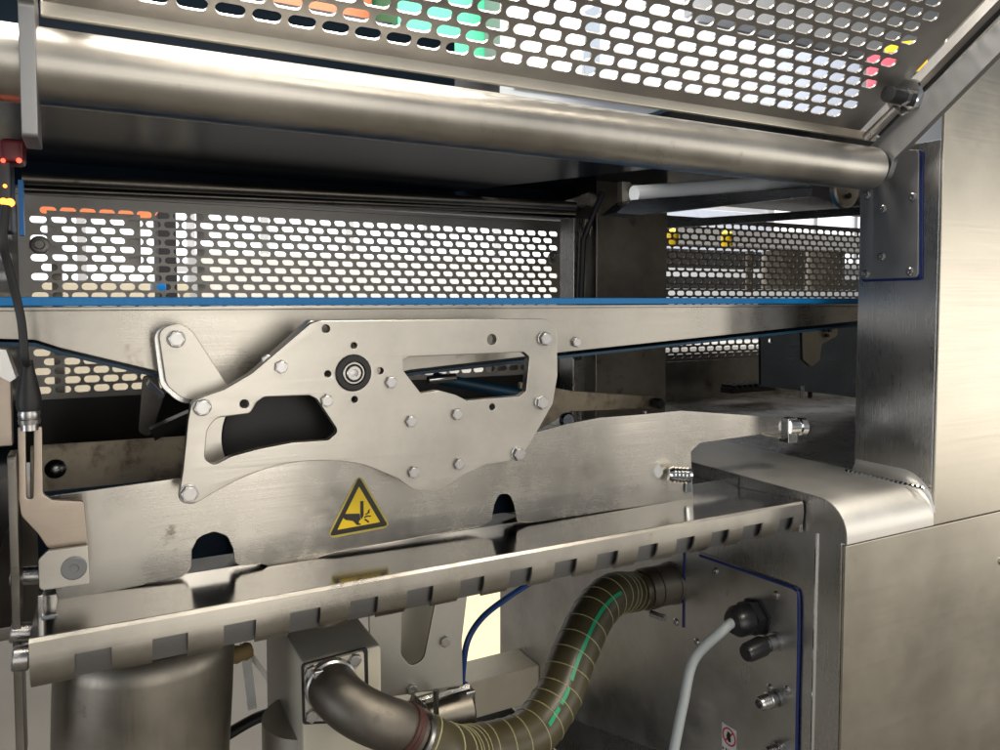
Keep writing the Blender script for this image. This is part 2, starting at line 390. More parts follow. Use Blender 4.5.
# weld fillet where the post meets the shelf, and its run of beads
wd = MB()
for k in range(17):
    y = .574 - k*.0055; wd.lathe((XP-.0135, y, B-.1958), (0, -1, 0), [(-.0034, .0006), (-.0015, .0022), (.0015, .0022), (.0034, .0006)], 8)
wd.build('weld_seam', 'chrome_steel', cab)
plateX('gasket', 'navy_gasket', cab, XP-.0012, .0012, [(861.6, 150), (923, 150), (922.5, 280), (861.2, 282)], r=.004)
cp = plateX('cover_plate', 'arm_steel', cab, XP-.0042, .003, [(861, 150), (918.5, 150), (918, 277.5), (861, 279.5)], r=.005)
for q in [(867, 195), (912.6, 197), (882.6, 209), (881.6, 256.6), (866, 274), (910, 271.6)]:
    p = onX(*q, XP-.0042); bolt(cab, p, SCREW, 'X', 'screw')
# service panel in the cabinet flank, its blue gasket lines and fittings
plateX('service_panel', 'panel_steel', cab, XC-.0022, .002, [(500, 560), (698, 552), (797, 588), (796, 800), (500, 693)], r=.004)
gp = [onX(*q, XC-.0022) for q in [(700, 555.5), (745, 571), (785, 585), (795, 589.5), (799, 597), (799, 640), (797.5, 700), (796, 790)]]
MB().tube(spline(gp, 4), .0017, 8).build('gasket', 'navy_gasket', cab)
MB().tube([onX(684.5, 552, XC-.0022), onX(683.5, 627, XC-.0022)], .0019, 8).build('gasket', 'navy_gasket', cab)
MB().tube([onX(817.5, 533, XC), onX(811.5, 790, XC)], .0022, 10).build('folded_edge', 'chrome_steel', cab)
for q in [(715.5, 571), (776, 595), (676, 622), (697, 642), (787.5, 690), (770, 688)]:
    p = onX(*q, XC-.0022); bolt(cab, p, SCREW, 'X', 'screw')
def axX(px, py, prof, m, name, parent=cab, n=20, X=XC-.002):
    p = onX(px, py, X); return MB().lathe(p, (-1, 0, 0), prof, n).build(name, m, parent)
# cable gland
g = MB(); p = onX(757, 616, XC-.002)
g.lathe(p, (-1, 0, 0), [(0, .021), (.004, .021), (.004, .019), (.016, .019)], 6)
g.lathe(p, (-1, 0, 0), [(.016, .0165), (.030, .0165), (.037, .012), (.038, .006)], 24)
g.build('cable_gland', 'black_plastic', cab)
# capped connector
axX(776, 641.5, [(0, .010), (.004, .010), (.004, .0075), (.011, .0075), (.011, .0085), (.014, .0085), (.014, .007), (.018, .007)], 'bolt_steel', 'connector')
p = onX(776, 641.5, XC-.002) - Vector((.017, 0, 0))
MB().lathe(p, (-1, 0, -.12), [(0, .0088), (.004, .0105), (.024, .0098), (.028, .008)], 20).build('connector_cap', 'black_plastic', cab)
# open threaded connector
th = [(0, .0095), (.003, .0095), (.003, .007), (.007, .007), (.007, .0085), (.011, .0085)]
for k in range(5): th += [(.012+k*.0025, .0068), (.0132+k*.0025, .0076)]
th += [(.026, .0066), (.026, .0045), (.020, .004)]
axX(776, 698, th, 'bolt_steel', 'connector')
axX(779, 752, [(0, .012), (.006, .012), (.006, .0095), (.016, .0095), (.018, .0085)], 'bolt_steel', 'connector')
# faint etched label and prohibition sticker
st = plateX('warning_sticker', 'sticker_white', cab, XC-.0026, .0003, [(722, 722), (736.5, 731), (736, 775), (722, 764)], bev=0.00005, r=.0005)
c = onX(729, 737, XC-.0028)
ring = flat_mesh(circ(c.y, c.z, .0105, 28), [circ(c.y, c.z, .0085, 28)], .0002, .00002, lambda x, y, d: Vector((XC-.0029+d, x, y))); put('prohibition_ring', ring, 'sticker_red', cab)
MB().box(c + Vector((-.0001, -.0009, -.0092)), c + Vector((.0001, .0009, .0092)), 0, None).build('tmp_bar', 'sticker_red', cab)
o = bpy.data.objects[-1] if False else [x for x in cab.children if x.name.startswith('tmp_bar')][0]
for v in o.data.vertices:
    q = v.co + ORG[cab.name] - c; a = radians(40); v.co = c - ORG[cab.name] + Vector((q.x, q.y*cos(a)-q.z*sin(a), q.y*sin(a)+q.z*cos(a)))
o.name = 'prohibition_bar'
MB().prism([c+Vector((-.0002, y, z)) for y, z in ((-.003, -.005), (.001, -.006), (.004, -.001), (.002, .006), (-.002, .005))], (.0001, 0, 0)).build('pictogram', 'sign_black', cab)
tx = MB()
for k, (y, h) in enumerate([(.009, .003), (.004, .004), (.0, .004), (-.004, .003)]): tx.box(c+Vector((-.0002, y-.001, -.019)), c+Vector((-.0001, y+.0008, -.019+h)))
tx.build('print', 'sign_black', cab)
plateX('etched_label', 'frame_steel', cab, XC-.0025, .0003, [(741, 664), (751, 668), (751, 686), (741, 681)], bev=0.00005, r=.001)
p = onY(1001, 561, .4835); place('screw', SCREW, p, cab)
# ================================================================== CRUMB TRAY with slotted rolled lip
tray = thing('crumb_tray', (.3, .6, B-.25), 'long polished steel tray under the knife guard with a slotted rolled lip', 'tray')
YL, YG = .531, .606
zl, zc = B-.2055, B-.2115
x0, x1 = onY(29, 643, YL).x, .630
MB().box((0, 0, 0), (.1, .1, .1))
sh = bmesh.new()
nx = 2
pr = [(YL+.0005, zl-.0004), (YG+.016, zc), (YG+.016, zc+.012)]
rings = []
for x in (x0, XC-.0015): rings.append([(x, y, z) for y, z in pr])
vs = [[sh.verts.new(p) for p in r_] for r_ in rings]
for k in range(2): sh.faces.new((vs[0][k], vs[0][k+1], vs[1][k+1], vs[1][k]))
t = put('tray_sheet', bm_mesh(sh), 'tray_steel', tray); md = t.modifiers.new('thickness', 'SOLIDIFY'); md.thickness = .0015; md.offset = -1
MB().box((.53, YG+.0165, zc-.0015), (XC-.0015, .72, zc-.0003)).build('tray_return', 'tray_steel', tray)
MB().box((x0, YG+.019, zc-.004), (.535, YG+.0215, zc+.075), .0008).build('shade_plate', 'lining_navy', tray)  # dark plate added for the shade inside the guard's notches
# lip profile: flat face, rolled foot, return
lip = [(YL+.0004, zl+.0002), (YL-.0015, zl-.0015), (YL-.002, zl-.009), (YL-.002, zl-.0125)]
rr = .0225
for k in range(1, 15):
    a = pi*.30*k/14; lip.append((YL-.002 + .8*(rr - rr*cos(a)), zl-.0125 - rr*sin(a)))
slots = [(215/2.941, 325/2.941), (445/2.941, 550/2.941), (655/2.941, 750/2.941), (850/2.941, 940/2.941), (349, 377), (406, 432), (459, 483), (508.5, 530.5), (553, 575), (595, 616), (636, 655.5), (674, 692), (709, 726), (740, 759), (776, 790)]
sx = []
for a, b in slots:
    pa, pb = onY(a, 600, YL), onY(b, 600, YL); sx.append((pa.x, pb.x))
cuts = [x0]
for a, b in sx: cuts += [a, b]
cuts.append(x1)
lb = bmesh.new(); cache = {}
K0 = 4                                                     # slots start where the foot begins to roll
def lv(x, k):
    key = (round(x*1e5), k)
    if key not in cache: cache[key] = lb.verts.new((x, lip[k][0], lip[k][1]))
    return cache[key]
for i in range(len(cuts)-1):
    is_slot = i % 2 == 1
    a, b = cuts[i], cuts[i+1]
    m_ = [a, b] if not is_slot else [a, b]
    for k in range(len(lip)-1):
        if is_slot and k >= K0-1: continue
        lb.faces.new((lv(a, k), lv(b, k), lv(b, k+1), lv(a, k+1)))
t = put('rolled_lip', bm_mesh(lb), 'lip_steel', tray, 30); t.modifiers.clear(); md = t.modifiers.new('thickness', 'SOLIDIFY'); md.thickness = .0018; md.offset = 0; es = t.modifiers.new('crisp', 'EDGE_SPLIT'); es.split_angle = radians(40)
# inner hem seen through the slots
hb = MB()
hp = [(YL+.0022, zl-.007), (YL+.0020, zl-.0135), (YL+.0034, zl-.020), (YL+.0058, zl-.0262), (YL+.0082, zl-.0312)]
rings = [[(x, y, z) for y, z in hp] + [(x, y+.0012, z) for y, z in hp[::-1]] for x in (x0+.002, x1-.002)]
hb.loft(rings); hb.build('hem', 'hem_steel', tray)
# curved end piece of the lip against the cabinet
MB().box((x1-.003, YL-.001, zl-.031), (x1+.0015, YL+.024, zl-.001), .001).build('end_cap', 'frame_steel', tray)
# ================================================================== KNIFE GUARD sheet
kg = thing('knife_guard', (.3, YG, B-.25), 'wide brushed steel guard sheet with arched notches above the tray', 'guard')
out = [(44, 497, .001), (186, 477, .0), (236, 469, .0), (266, 459.5, .0), (300, 452.5, .0), (345, 452, 0), (420, 455, .0), (500, 445, 0), (537, 432, .01), (568, 423.6, .02), (600, 417.5, .02), (640, 414.5, .02), (681, 410.5, .01), (784, 417.5, .002), (789, 440.5, .002), (760, 434.5, .006), (700, 443, .012), (691, 452, .004),
       (694, 509, .001), (668, 502.5, 0), (566, 517.5, .001), (529, 523, .002), (517, 521.5, .004), (514.5, 506, .004), (510, 494, .007), (499, 494, .007), (494.5, 505, .004), (491.5, 521, .004), (480, 527, .004), (335, 552.5, .002), (316, 558.5, .001), (268, 566.3, .001), (262, 564.2, .001), (240, 566, .004), (234.6, 562.5, .004), (233, 549, .005), (227, 536, .008), (213, 531.5, .008), (198, 537.5, .008), (192, 550, .005), (191.5, 567, .004), (184, 576.5, .004), (130, 588, .002), (84, 597.5, .001), (58, 601.5, .0), (52, 575, .004)]
plateY('guard_sheet', 'guard_steel', kg, YG, .002, out, r=.001)
# thumb pin through the end of the arm, knurled knob in the sheet
p = onY(797, 428, YG-.004)
q = MB().box(p+Vector((-.016, -.002, -.016)), p+Vector((-.001, .012, .012)), .001).build('clamp_block', 'chrome_steel', kg)
MB().lathe(p+Vector((-.012, .002, .002)), (1, -.25, 0), [(0, .0085), (.012, .0085), (.013, .0105), (.020, .0105), (.021, .008)], 24).build('thumb_pin', 'chrome_steel', kg)
p = onY(668, 474, YG-.008)
kn = [(0, .006)]
for k in range(5): kn += [(.002+k*.004, .0075), (.0045+k*.004, .0088)]
kn += [(.024, .007), (.024, .004)]
MB().lathe(p, (1, -.35, -.1), kn, 20).build('knob', 'chrome_steel', kg)
MB().box(onY(686, 493, YG-.003), onY(692, 470, YG-.003)+Vector((0, .002, 0)), .0006).build('catch', 'chrome_steel', kg)
# ================================================================== WARNING SIGN stuck on the guard
ws = thing('warning_sign', onY(358, 538, YG), 'yellow triangular hand-cut warning sticker on the guard sheet', 'warning sign')
def sgn(name, m, off, th, px, holes=(), r=.002): return plateY(name, m, ws, YG-off, th, px, holes, bev=.00003, r=r)
A, Bq, Cq = (359.2, 472.5), (391.3, 527), (326, 539)
G = ((A[0]+Bq[0]+Cq[0])/3, (A[1]+Bq[1]+Cq[1])/3 + 0)
def tri(s): return [(G[0]+(p[0]-G[0])*s, G[1]+(p[1]-G[1])*s) for p in (A, Bq, Cq)]
sgn('rim', 'sign_rim', .0004, .0004, tri(1.0), r=.005)
sgn('border', 'sign_black', .0006, .0002, tri(.90), r=.002)
sgn('field', 'sign_yellow', .0008, .0002, tri(.655), r=.0005)
def sp(x, y): return (320 + x*80/750, 470 + y*80/750)
blade = [sp(*q) for q in [(378, 292), (408, 290), (410, 425), (392, 462), (378, 440)]]
hand = [sp(*q) for q in [(235, 412), (372, 408), (376, 440), (384, 462), (366, 478), (366, 500), (386, 503), (382, 516), (345, 516), (310, 478), (240, 468), (218, 450)]]
fing = [[sp(*q) for q in [(408, 462), (432, 458), (466, 486), (452, 496), (424, 474)]], [sp(*q) for q in [(414, 440), (440, 424), (482, 428), (478, 438), (444, 438), (416, 454)]], [sp(*q) for q in [(422, 416), (446, 398), (452, 376), (478, 362), (462, 386), (470, 398), (446, 412), (426, 424)]]]
sgn('blade_pictogram', 'sign_black', .001, .0002, blade, r=.0002)
sgn('hand_pictogram', 'sign_black', .001, .0002, hand, r=.0008)
for q in fing: sgn('finger_pictogram', 'sign_black', .001, .0002, q, r=.0004)
# ================================================================== CUTTER PLATE with bearing and bolts
YP = .572
cp = thing('cutter_plate', onY(370, 500, YP), 'large bolted steel plate with two windows and a black bearing', 'machine plate')
out = [(192, 400.5, .008), (224, 389.6, .01), (251.6, 373.5, .02), (311, 323, .012), (320, 320.5, .01), (547, 318.5, .02), (557, 328, .016), (557.5, 376, .01), (552.7, 404, .006), (537, 432, .01), (525.5, 451, .01), (511, 461, .012), (483, 466, .03), (466, 474, .03), (445.6, 487.5, .02), (430, 491.5, .02), (413, 490, .02), (398, 478.5, .03), (364, 464.5, .06), (340, 461, .08), (302, 461, .1), (266.7, 468, .1), (236, 480.7, .06), (213.5, 493, .02), (193, 505, .009), (178, 502, .011), (183, 470, .01), (188, 420, .0)]
w1 = [(207, 430, .01), (204.5, 459, .006), (213.5, 465.5, .005), (231, 456.6, .02), (259, 449, .05), (292, 442.7, .06), (328, 440.5, .004), (337, 433, .005), (336.5, 428, .004), (317, 399, .003), (310, 395.3, .004), (264, 397, .005), (257, 402, .005), (250, 413.5, .005), (216, 418, .008)]
w2 = [(402.5, 360, .002), (409, 357, .004), (524, 352, .003), (529.5, 357, .003), (526, 391.5, .003), (520, 396, .003), (467, 400.5, .004), (456, 395, .01), (439, 390.2, .015), (421, 393.5, .004), (403, 370, .004)]
hl = [(326, 328.8, 4), (327.8, 374, 3.3), (244.3, 404, 4.2), (492, 339.6, 5.3), (492.3, 407, 3.2), (354, 345.6, 3.2), (380.5, 371, 3.3), (354.7, 399.5, 3.2), (353.6, 373, 18.3)]
plateY('cutter_body', 'plate_steel', cp, YP, .008, out, [w1, w2] + hl, bev=.0007, r=.003)
# stand-off flange down the sloping edge
plateY('edge_flange', 'plate_steel', cp, YP+.008, .02, [(224, 391.5), (251.6, 375.5), (311, 325), (322, 322.3), (540, 320.5), (540, 323.5), (322, 325.5), (313, 329), (254, 379), (226, 395)], r=.001)
plateY('stand_off', 'plate_steel', cp, YP+.009, .012, [(310, 320.5), (318, 321), (318, 327), (279, 361), (252, 386), (226, 393), (240, 384), (273, 353.5)], r=.001)
bolt(cp, onY(267.5, 360.5, YP+.008), SMALL)
c = onY(353.6, 373, YP)
MB().lathe(c, (0, -1, 0), [(-.012, .0141), (.0005, .0141), (.0014, .0132), (.0014, .0094), (-.002, .0092)], 48).build('bearing_ring', 'black_rubber', cp)
MB().lathe(c, (0, -1, 0), [(-.010, .0086), (.0010, .0086), (.0014, .0082), (.0014, .0071), (-.002, .0069)], 48).build('bearing_race', 'plate_steel', cp)
MB().lathe(c, (0, -1, 0), [(-.010, .0069), (-.0012, .0069), (-.0011, .001)], 32).build('bearing_seal', 'black_rubber', cp)
MB().lathe(c, (0, -1, 0), [(-.010, .0058), (.0016, .0058), (.0022, .0052), (.0022, .0030), (.0012, .0026), (.0012, .0014), (.0016, .0008)], 32).build('shaft_end', 'bolt_steel', cp)
for q in [(202, 407), (189, 493), (544, 338.6), (541, 402.5), (517.7, 453.5)]: bolt(cp, onY(*q, YP))
for q in [(281, 366.8), (326.5, 400.5), (390.5, 382), (410.6, 421), (456.5, 414), (413, 472), (458.5, 463.7)]: bolt(cp, onY(*q, YP), SMALL)
# plate behind the first window with a round cut-out
cc = onY(283, 444, YP+.03); Yb = YP+.03
arc_ = [Vector((cc.x + .0455*cos(radians(a)), cc.z+.008 + .0455*sin(radians(a)))) for a in range(95, 217, 6)]
bk = arc_ + [Vector((onY(198, 478, Yb).x, arc_[-1].y)), Vector((onY(198, 400, Yb).x, onY(198, 400, Yb).z)), Vector((arc_[0].x, onY(283, 388, Yb).z))]
me = flat_mesh(bk, [], .003, .0004, lambda x, y, d: Vector((x, Yb+d, y)))
put('backing_plate', me, 'plate_steel', cp, 30)
MB().lathe(Vector((cc.x, Yb+.012, cc.z+.004)), (0, 1, 0), [(0, .030), (.003, .043), (.06, .044), (.062, .03)], 40).build('knife_drum', 'black_rubber', cp)
# ================================================================== pear-shaped swing plate
sw = thing('swing_plate', onY(195, 398, .596), 'pear shaped steel plate hung from one bolt beside the cutter plate', 'machine plate')
plateY('swing_body', 'plate_steel', sw, .594, .005, [(158, 330, .016), (177, 322, .018), (192, 330, .016), (232, 392, .004), (222, 399, .006), (185, 401, .02), (166, 385, .014)], r=.006)
plateY('second_plate', 'frame_steel', sw, .602, .005, [(153, 332, .016), (172, 322, .018), (190, 331, .016), (226, 396, .004), (214, 404, .006), (180, 404, .02), (160, 386, .014)], r=.006)  # offset second plate that shows as the swing plate's thick edge
bolt(sw, onY(176, 339, .594))
# ================================================================== CONVEYOR
YB = .628
cv = thing('conveyor', onY(300, 390, YB), 'long belt conveyor with blue belt edge and tapered steel flank', 'conveyor')
plateY('flank_plate', 'lip_steel', cv, YB, .004, [(-80, 306.5), (905, 306.5), (905, 316), (858, 321), (570, 351.5), (410, 370), (330, 389), (250, 389), (165, 373), (60, 348, .02), (35, 340, .01), (-80, 337)], r=.002)
MB().box((-.35, YB-.004, onY(300, 309.5, YB).z), (.95, YB+.002, onY(300, 305.8, YB).z), .0008).build('flank_flange', 'lip_steel', cv)
MB().box((-.35, YB-.003, B-.0044), (.95, 1.02, B+.0022), .001).build('belt', 'belt_blue', cv)
low = [onY(*q, YB-.001) for q in [(905, 319), (858, 324.2), (570, 354.8), (410, 373), (330, 392)]]
MB().prism([p for p in low] + [p-Vector((0, 0, .0026)) for p in low[::-1]], (0, .3, 0)).build('belt', 'belt_dark', cv)
low = [onY(*q, YB-.001) for q in [(-80, 340), (35, 343), (60, 351), (165, 376), (250, 392)]]
MB().prism([p for p in low] + [p-Vector((0, 0, .0026)) for p in low[::-1]], (0, .3, 0)).build('belt', 'belt_dark', cv)
for q in [(575.5, 342)]: bolt(cv, onY(*q, YB), SMALL)
MB().tube([onY(435, 378, .68), onY(540, 398, .70)], .006, 12).build('idler_roller', 'belt_dark', cv)
MB().tube([onY(428, 380, .67), onY(455, 377, .67)], .004, 12).build('roller_pin', 'chrome_steel', cv)
# ================================================================== perforated guards across the bay
YR = 1.15
gd = []
p0 = onY(33, 395.5, YR); pitch, row = .0226, .0123
g1 = thing('perforated_guard', (.3, YR, p0.z-.08), 'wide perforated steel guard with slotted holes behind the blue belt', 'guard', None)
ncol = int((onY(553, 250, YR).x - p0.x)/pitch)
perforated('slotted_sheet', 'guard_mesh_steel', g1, p0, (1, 0, 0), (0, 0, 1), ncol, 20, pitch, row, .0187, .0090, .0015, .014, .014, .085, .012)
zt = p0.z + 20*row + .012
MB().box((p0.x-.012, YR-.006, p0.z-.086), (p0.x+ncol*pitch+.025, YR-.002, p0.z-.006), .001).build('shade_panel', 'black_plastic', g1)  # black panel added for the shade on the sheet's lower part
MB().box((p0.x-.03, YR-.012, zt), (p0.x+ncol*pitch+.03, YR+.004, zt+.004), .0005).build('folded_rim', 'guard_mesh_steel', g1)
for q in [(40, 245), (553, 258)]:
    c = onY(*q, YR); MB().lathe(c, (0, -1, 0), [(0, .0115), (.005, .0115), (.006, .010), (.006, .006), (.014, .006), (.015, .005)], 24).build('latch_knob', 'guard_mesh_steel', g1)
p2 = onY(657, 360, YR)
g2 = thing('perforated_guard', (p2.x+.25, YR, p2.z-.08), 'small perforated guard panel between the dark mid post and cabinet post', 'guard', None)
n2 = int((onY(905, 250, YR).x - p2.x)/pitch)
perforated('slotted_sheet', 'guard_shaded_steel', g2, p2, (1, 0, 0), (0, 0, 1), n2, 22, pitch, row, .0187, .0090, .0015, .010, .01, .085, .008)
MB().box((p2.x-.008, YR-.006, p2.z-.086), (1.7, YR-.002, p2.z-.004), .001).build('shade_panel', 'dark_steel', g2)  # darker panel likewise added over the sheet's lower part
for a, b, y0, y1 in [(760, 766, 250, 292), (782, 812, 251, 288), (826, 852, 251, 290)]:
    pa, pb = onY(a, y1, 1.22), onY(b, y0, 1.22)
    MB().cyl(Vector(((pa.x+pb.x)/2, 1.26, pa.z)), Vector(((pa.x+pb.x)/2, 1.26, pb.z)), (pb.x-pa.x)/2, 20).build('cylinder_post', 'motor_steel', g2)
# a second slotted sheet farther back makes the broken pattern in the holes
YQ = 1.185; kq = YQ/YR
for (a, b, j0, nr, nm, lab) in [(56, 140, 13, 5, 'perforated_guard', 'short slotted sheet seen through the holes near the sensor'), (196, 548, 9, 10, 'perforated_guard', 'far slotted sheet seen through the holes of the wide guard')]:
    i0 = round((onY(a, 260, YR).x - p0.x)/pitch); nc = round((onY(b, 260, YR).x - onY(a, 260, YR).x)/pitch); pp = pitch*kq
    pa = Vector(((p0.x + pitch*(i0+.10))*kq, YQ, B + (p0.z + row*(j0+.16 + (j0 % 2)) - B)*kq))
    t = thing(nm, (pa.x, YQ, pa.z-.06), lab, 'guard')
    perforated('slotted_sheet', 'guard_mesh_steel', t, pa, (1, 0, 0), (0, 0, 1), nc, nr, pp, row*kq, .0208, .0110, .0015, .004, .004, .004, .004)
    MB().box((pa.x, YQ-.008, pa.z-.30), (pa.x+.012, YQ+.02, pa.z), .001).build('foot', 'dark_steel', t)
# ================================================================== dark structure inside the bay
bay = thing('bay_frame', (.5, .95, B-.20), 'dark steel frame with mid post and cross rails inside the bay', 'frame')
pa, pb = onY(588, 440, 1.0), onY(660, 180, 1.0)
MB().box((pa.x, .98, pa.z), (pb.x, 1.04, B+.26), .002).build('mid_post', 'dark_steel', bay)
MB().box((onY(570, 300, 1.02).x, 1.01, pa.z), (onY(582, 300, 1.02).x, 1.05, B+.13), .001).build('hinge_rail', 'frame_steel', bay)
MB().tube([onY(578, 360, 1.0), onY(583, 240, 1.0), onY(597, 205, .98), onY(603, 192, .97)], .005, 8).build('seal_strip', 'black_rubber', bay)
MB().prism([onY(572, 199, 1.0), onY(592, 191, 1.0), onY(592, 203, 1.0), onY(582, 208, 1.0)], (0, .02, 0)).build('hinge_bracket', 'bolt_steel', bay)
MB().tube([onY(22, 178.5, 1.0), onY(575, 206, 1.0)], .0065, 12).build('cross_rod', 'motor_steel', bay)
MB().tube([onY(22, 189, 1.08), onY(575, 212, 1.08)], .005, 12).build('cross_rod', 'dark_steel', bay)
MB().box((-.22, 1.10, zt+.006), (.86, 1.16, B+.30), .002).build('header', 'lining_navy', bay)
# floor of the bay and dark lower closing sheet
MB().box((-.22, .64, B-.245), (XC-.002, 1.19, B-.235), .001).build('deck', 'dark_steel', bay)
MB().box((.60, 1.16, B-.20), (1.7, 1.19, B-.108), .001).build('closing_sheet', 'dark_steel', bay)
plateX('end_sheet', 'lining_navy', bay, -.088, .003, [(.655, B-.24), (1.14, B-.24), (1.14, B+.12), (.655, B+.12)], world=True)
# soot-stained back rail with a domed rivet
sr = thing('stained_rail', onY(115, 490, .93), 'stained steel rail with one domed rivet behind the guard end', 'rail')
plateY('rail_sheet', 'dirty_steel', sr, .93, .003, [(30, 446), (192, 436), (260, 440), (260, 520), (30, 520)], r=.001)
c = onY(55.5, 469, .93); MB().lathe(c, (0, -1, 0), [(0, .0105), (.003, .0098), (.006, .0065), (.0072, .002)], 24).build('rivet', 'bolt_steel', sr)
lv_ = thing('pivot_lever', onY(150, 440, .85), 'dark hinged lever and bracket behind the swing plate', 'lever')
plateY('bracket', 'dark_steel', lv_, .86, .006, [(143, 374), (158, 378), (163, 400), (150, 438), (138, 432)], r=.006)
MB().prism([onY(150, 430, .80), onY(190, 412, .80), onY(193, 420, .80), onY(155, 441, .80)], (0, .02, 0)).build('lever_arm', 'black_plastic', lv_)
MB().prism([onY(150, 381, .79), onY(165, 395, .79), onY(162, 400, .79), onY(147, 386, .79)], (0, .02, 0)).build('link_bar', 'hood_steel', lv_)
# tapered arm with end pin behind the guard
ta = thing('tapered_arm', onY(600, 425, .85), 'dull tapered steel arm ending in a black pin by the mid post', 'arm')
plateY('arm_body', 'dirty_steel', ta, .85, .006, [(520, 382), (574, 391), (655, 396.5, .01), (658, 408, .008), (570, 411.5), (548, 425), (520, 440)], r=.003)
c = onY(655, 403, .845); MB().lathe(c, (0, -1, 0), [(0, .0075), (.012, .0075), (.014, .006)], 20).build('end_pin', 'black_plastic', ta)
c = onY(566, 420, .80); MB().lathe(c, (0, -1, 0), [(0, .010), (.004, .010), (.006, .008)], 24).build('roller_end', 'hood_steel', ta)
for q in (579, 645): MB().cyl(onY(q, 422, .82), onY(q, 411, .82), .003, 10).build('stud', 'bolt_steel', ta)
# hanging dark plate with keyhole slot under the belt, right of the bay
hp = thing('slotted_hanger', onY(810, 400, .90), 'dark blue grey hanging plate with a keyhole slot under the belt', 'machine plate')
plateY('hanger_body', 'hood_steel', hp, .90, .005, [(760, 300), (905, 300), (905, 396), (858, 398), (761, 386)], [(770.5, 340.5, 2.6)], r=.002)
plateY('keyhole_slot', 'motor_steel', hp, .897, .003, [(802, 326, .004), (824, 324, .004), (838, 322, .01), (838, 336, .012), (822, 344, .006), (820, 360, .006), (812, 367, .008), (803, 360, .008)], r=.004)
c = onY(826.5, 332, .895)
for k in range(3): MB().cyl(c+Vector((.006*cos(k*2.1+.5), 0, .006*sin(k*2.1+.5))), c+Vector((.006*cos(k*2.1+.5), -.004, .006*sin(k*2.1+.5))), .0035, 12).build('screw', 'black_plastic', hp)
MB().cyl(onY(802, 398, .90), onY(802, 386, .90), .004, 10).build('stud', 'bolt_steel', hp); MB().cyl(onY(810, 398, .91), onY(810, 386, .91), .004, 10).build('stud', 'black_rubber', hp)
# comb strip on the deck
cb = MB(); a, b = onZ(732, 385, B-.13), onZ(758, 388, B-.13)
a, b = onY(728, 388, 1.05), onY(772, 388, 1.05)
cb.box((a.x, 1.04, a.z-.01), (b.x, 1.07, a.z), .001)
for k in range(8): cb.box((a.x+(b.x-a.x)*(k+.2)/8, 1.035, a.z), (a.x+(b.x-a.x)*(k+.7)/8, 1.07, a.z+.006))
tag(origin_to(cb.build('comb_strip', 'black_plastic')), 'small black toothed strip lying behind the steel shelf', 'strip')
# roller unit below the hood, right of the mid post
ru = thing('roller_unit', onY(720, 195, .72), 'pale steel roller in a dark carrier under the tube end', 'roller')
MB().tube([onY(634, 194, .72), onY(806, 180, .72)], .0098, 24).build('roller', 'roller_white', ru)
MB().prism([onY(616, 213, .71), onY(632, 200, .71), onY(812, 188, .71), onY(812, 196, .71), onY(640, 215, .71)], (0, .03, 0)).build('carrier', 'hood_steel', ru)
MB().box(onY(622, 210, .73), onY(631, 182, .73)+Vector((0, .01, 0)), .001).build('carrier_lug', 'dark_steel', ru)
c = onY(842, 190, .62); MB().lathe(c, (0, -1, 0), [(0, .022), (.006, .022), (.008, .020)], 28).build('roller_flange', 'sheet_steel', ru)
MB().cyl(c+Vector((0, -.008, -.008)), c+Vector((0, -.011, -.008)), .0035, 10).build('screw', 'black_plastic', ru)
MB().prism([onY(640, 222, 1.0), onY(860, 207, 1.0), onY(860, 215, 1.0), onY(640, 230, 1.0)], (0, .02, 0)).build('rail', 'hood_steel', ru)
# ================================================================== HOOD: tube, dark underside
YT, ZT = .534, B+.1388
ht = thing('hood_tube', (.37, YT, ZT-.0225), 'thick brushed steel tube running across the front of the bay', 'tube')
MB().cyl((-.2, YT, ZT), (.729, YT, ZT), .0225, 48, .002).build('tube_body', 'tube_steel', ht, 40)
hs = thing('hood_lining', (.3, .8, B+.15), 'dark blue glossy sheet sloping back under the hood tube', 'sheet')
hsm = MB(); hsm.prism([(-.24, .552, B+.128), (-.24, 1.10, B+.170), (-.24, 1.10, B+.40), (-.24, 1.09, B+.40), (-.24, 1.09, B+.174), (-.24, .552, B+.131)], (.74, 0, 0))
hsm.box((.5005, .585, B+.185), (1.8, 1.13, B+.189))
hsm.build('lining_sheet', 'lining_navy', hs)
MB().box((-.24, .56, B+.14), (XP-.003, .60, B+.158), .001).build('stiffener', 'dark_steel', hs)
# ================================================================== GUARD DOOR swung up
T = radians(37)
g_ = Vector((0, -cos(T), sin(T)))
dr = thing('guard_door', (.37, .53, B+.17), 'raised perforated steel door with folded rim above the tube', 'guard door')
O = Vector((.0005, .553, B+.1843)) + g_*.0100
ncd = 29
perforated('slotted_sheet', 'guard_mesh_steel', dr, O, (1, 0, 0), g_, ncd, 30, .02373, .01292, .0197, .0092, .002, .025, .034, .0097, .02, skip=lambda i, j: i > ncd-1-(j-6)*.0 and False)
MB().box((-.026, .551, B+.1745), (.762, .556, B+.1838), .001).build('folded_rim', 'sheet_steel', dr)
# rolled tube edge up the door's flank
e0 = Vector((.764, .553, B+.181))
MB().prism([e0+Vector((-.012, 0, 0)), e0, e0+Vector((0, .006, .008)), e0+Vector((-.012, .006, .008))], g_*.45).build('edge_channel', 'guard_mesh_steel', dr)
MB().tube([e0+Vector((.004, 0, .002)), e0+Vector((.004, 0, .002))+g_*.45], .004, 10).build('edge_seal', 'black_rubber', dr)
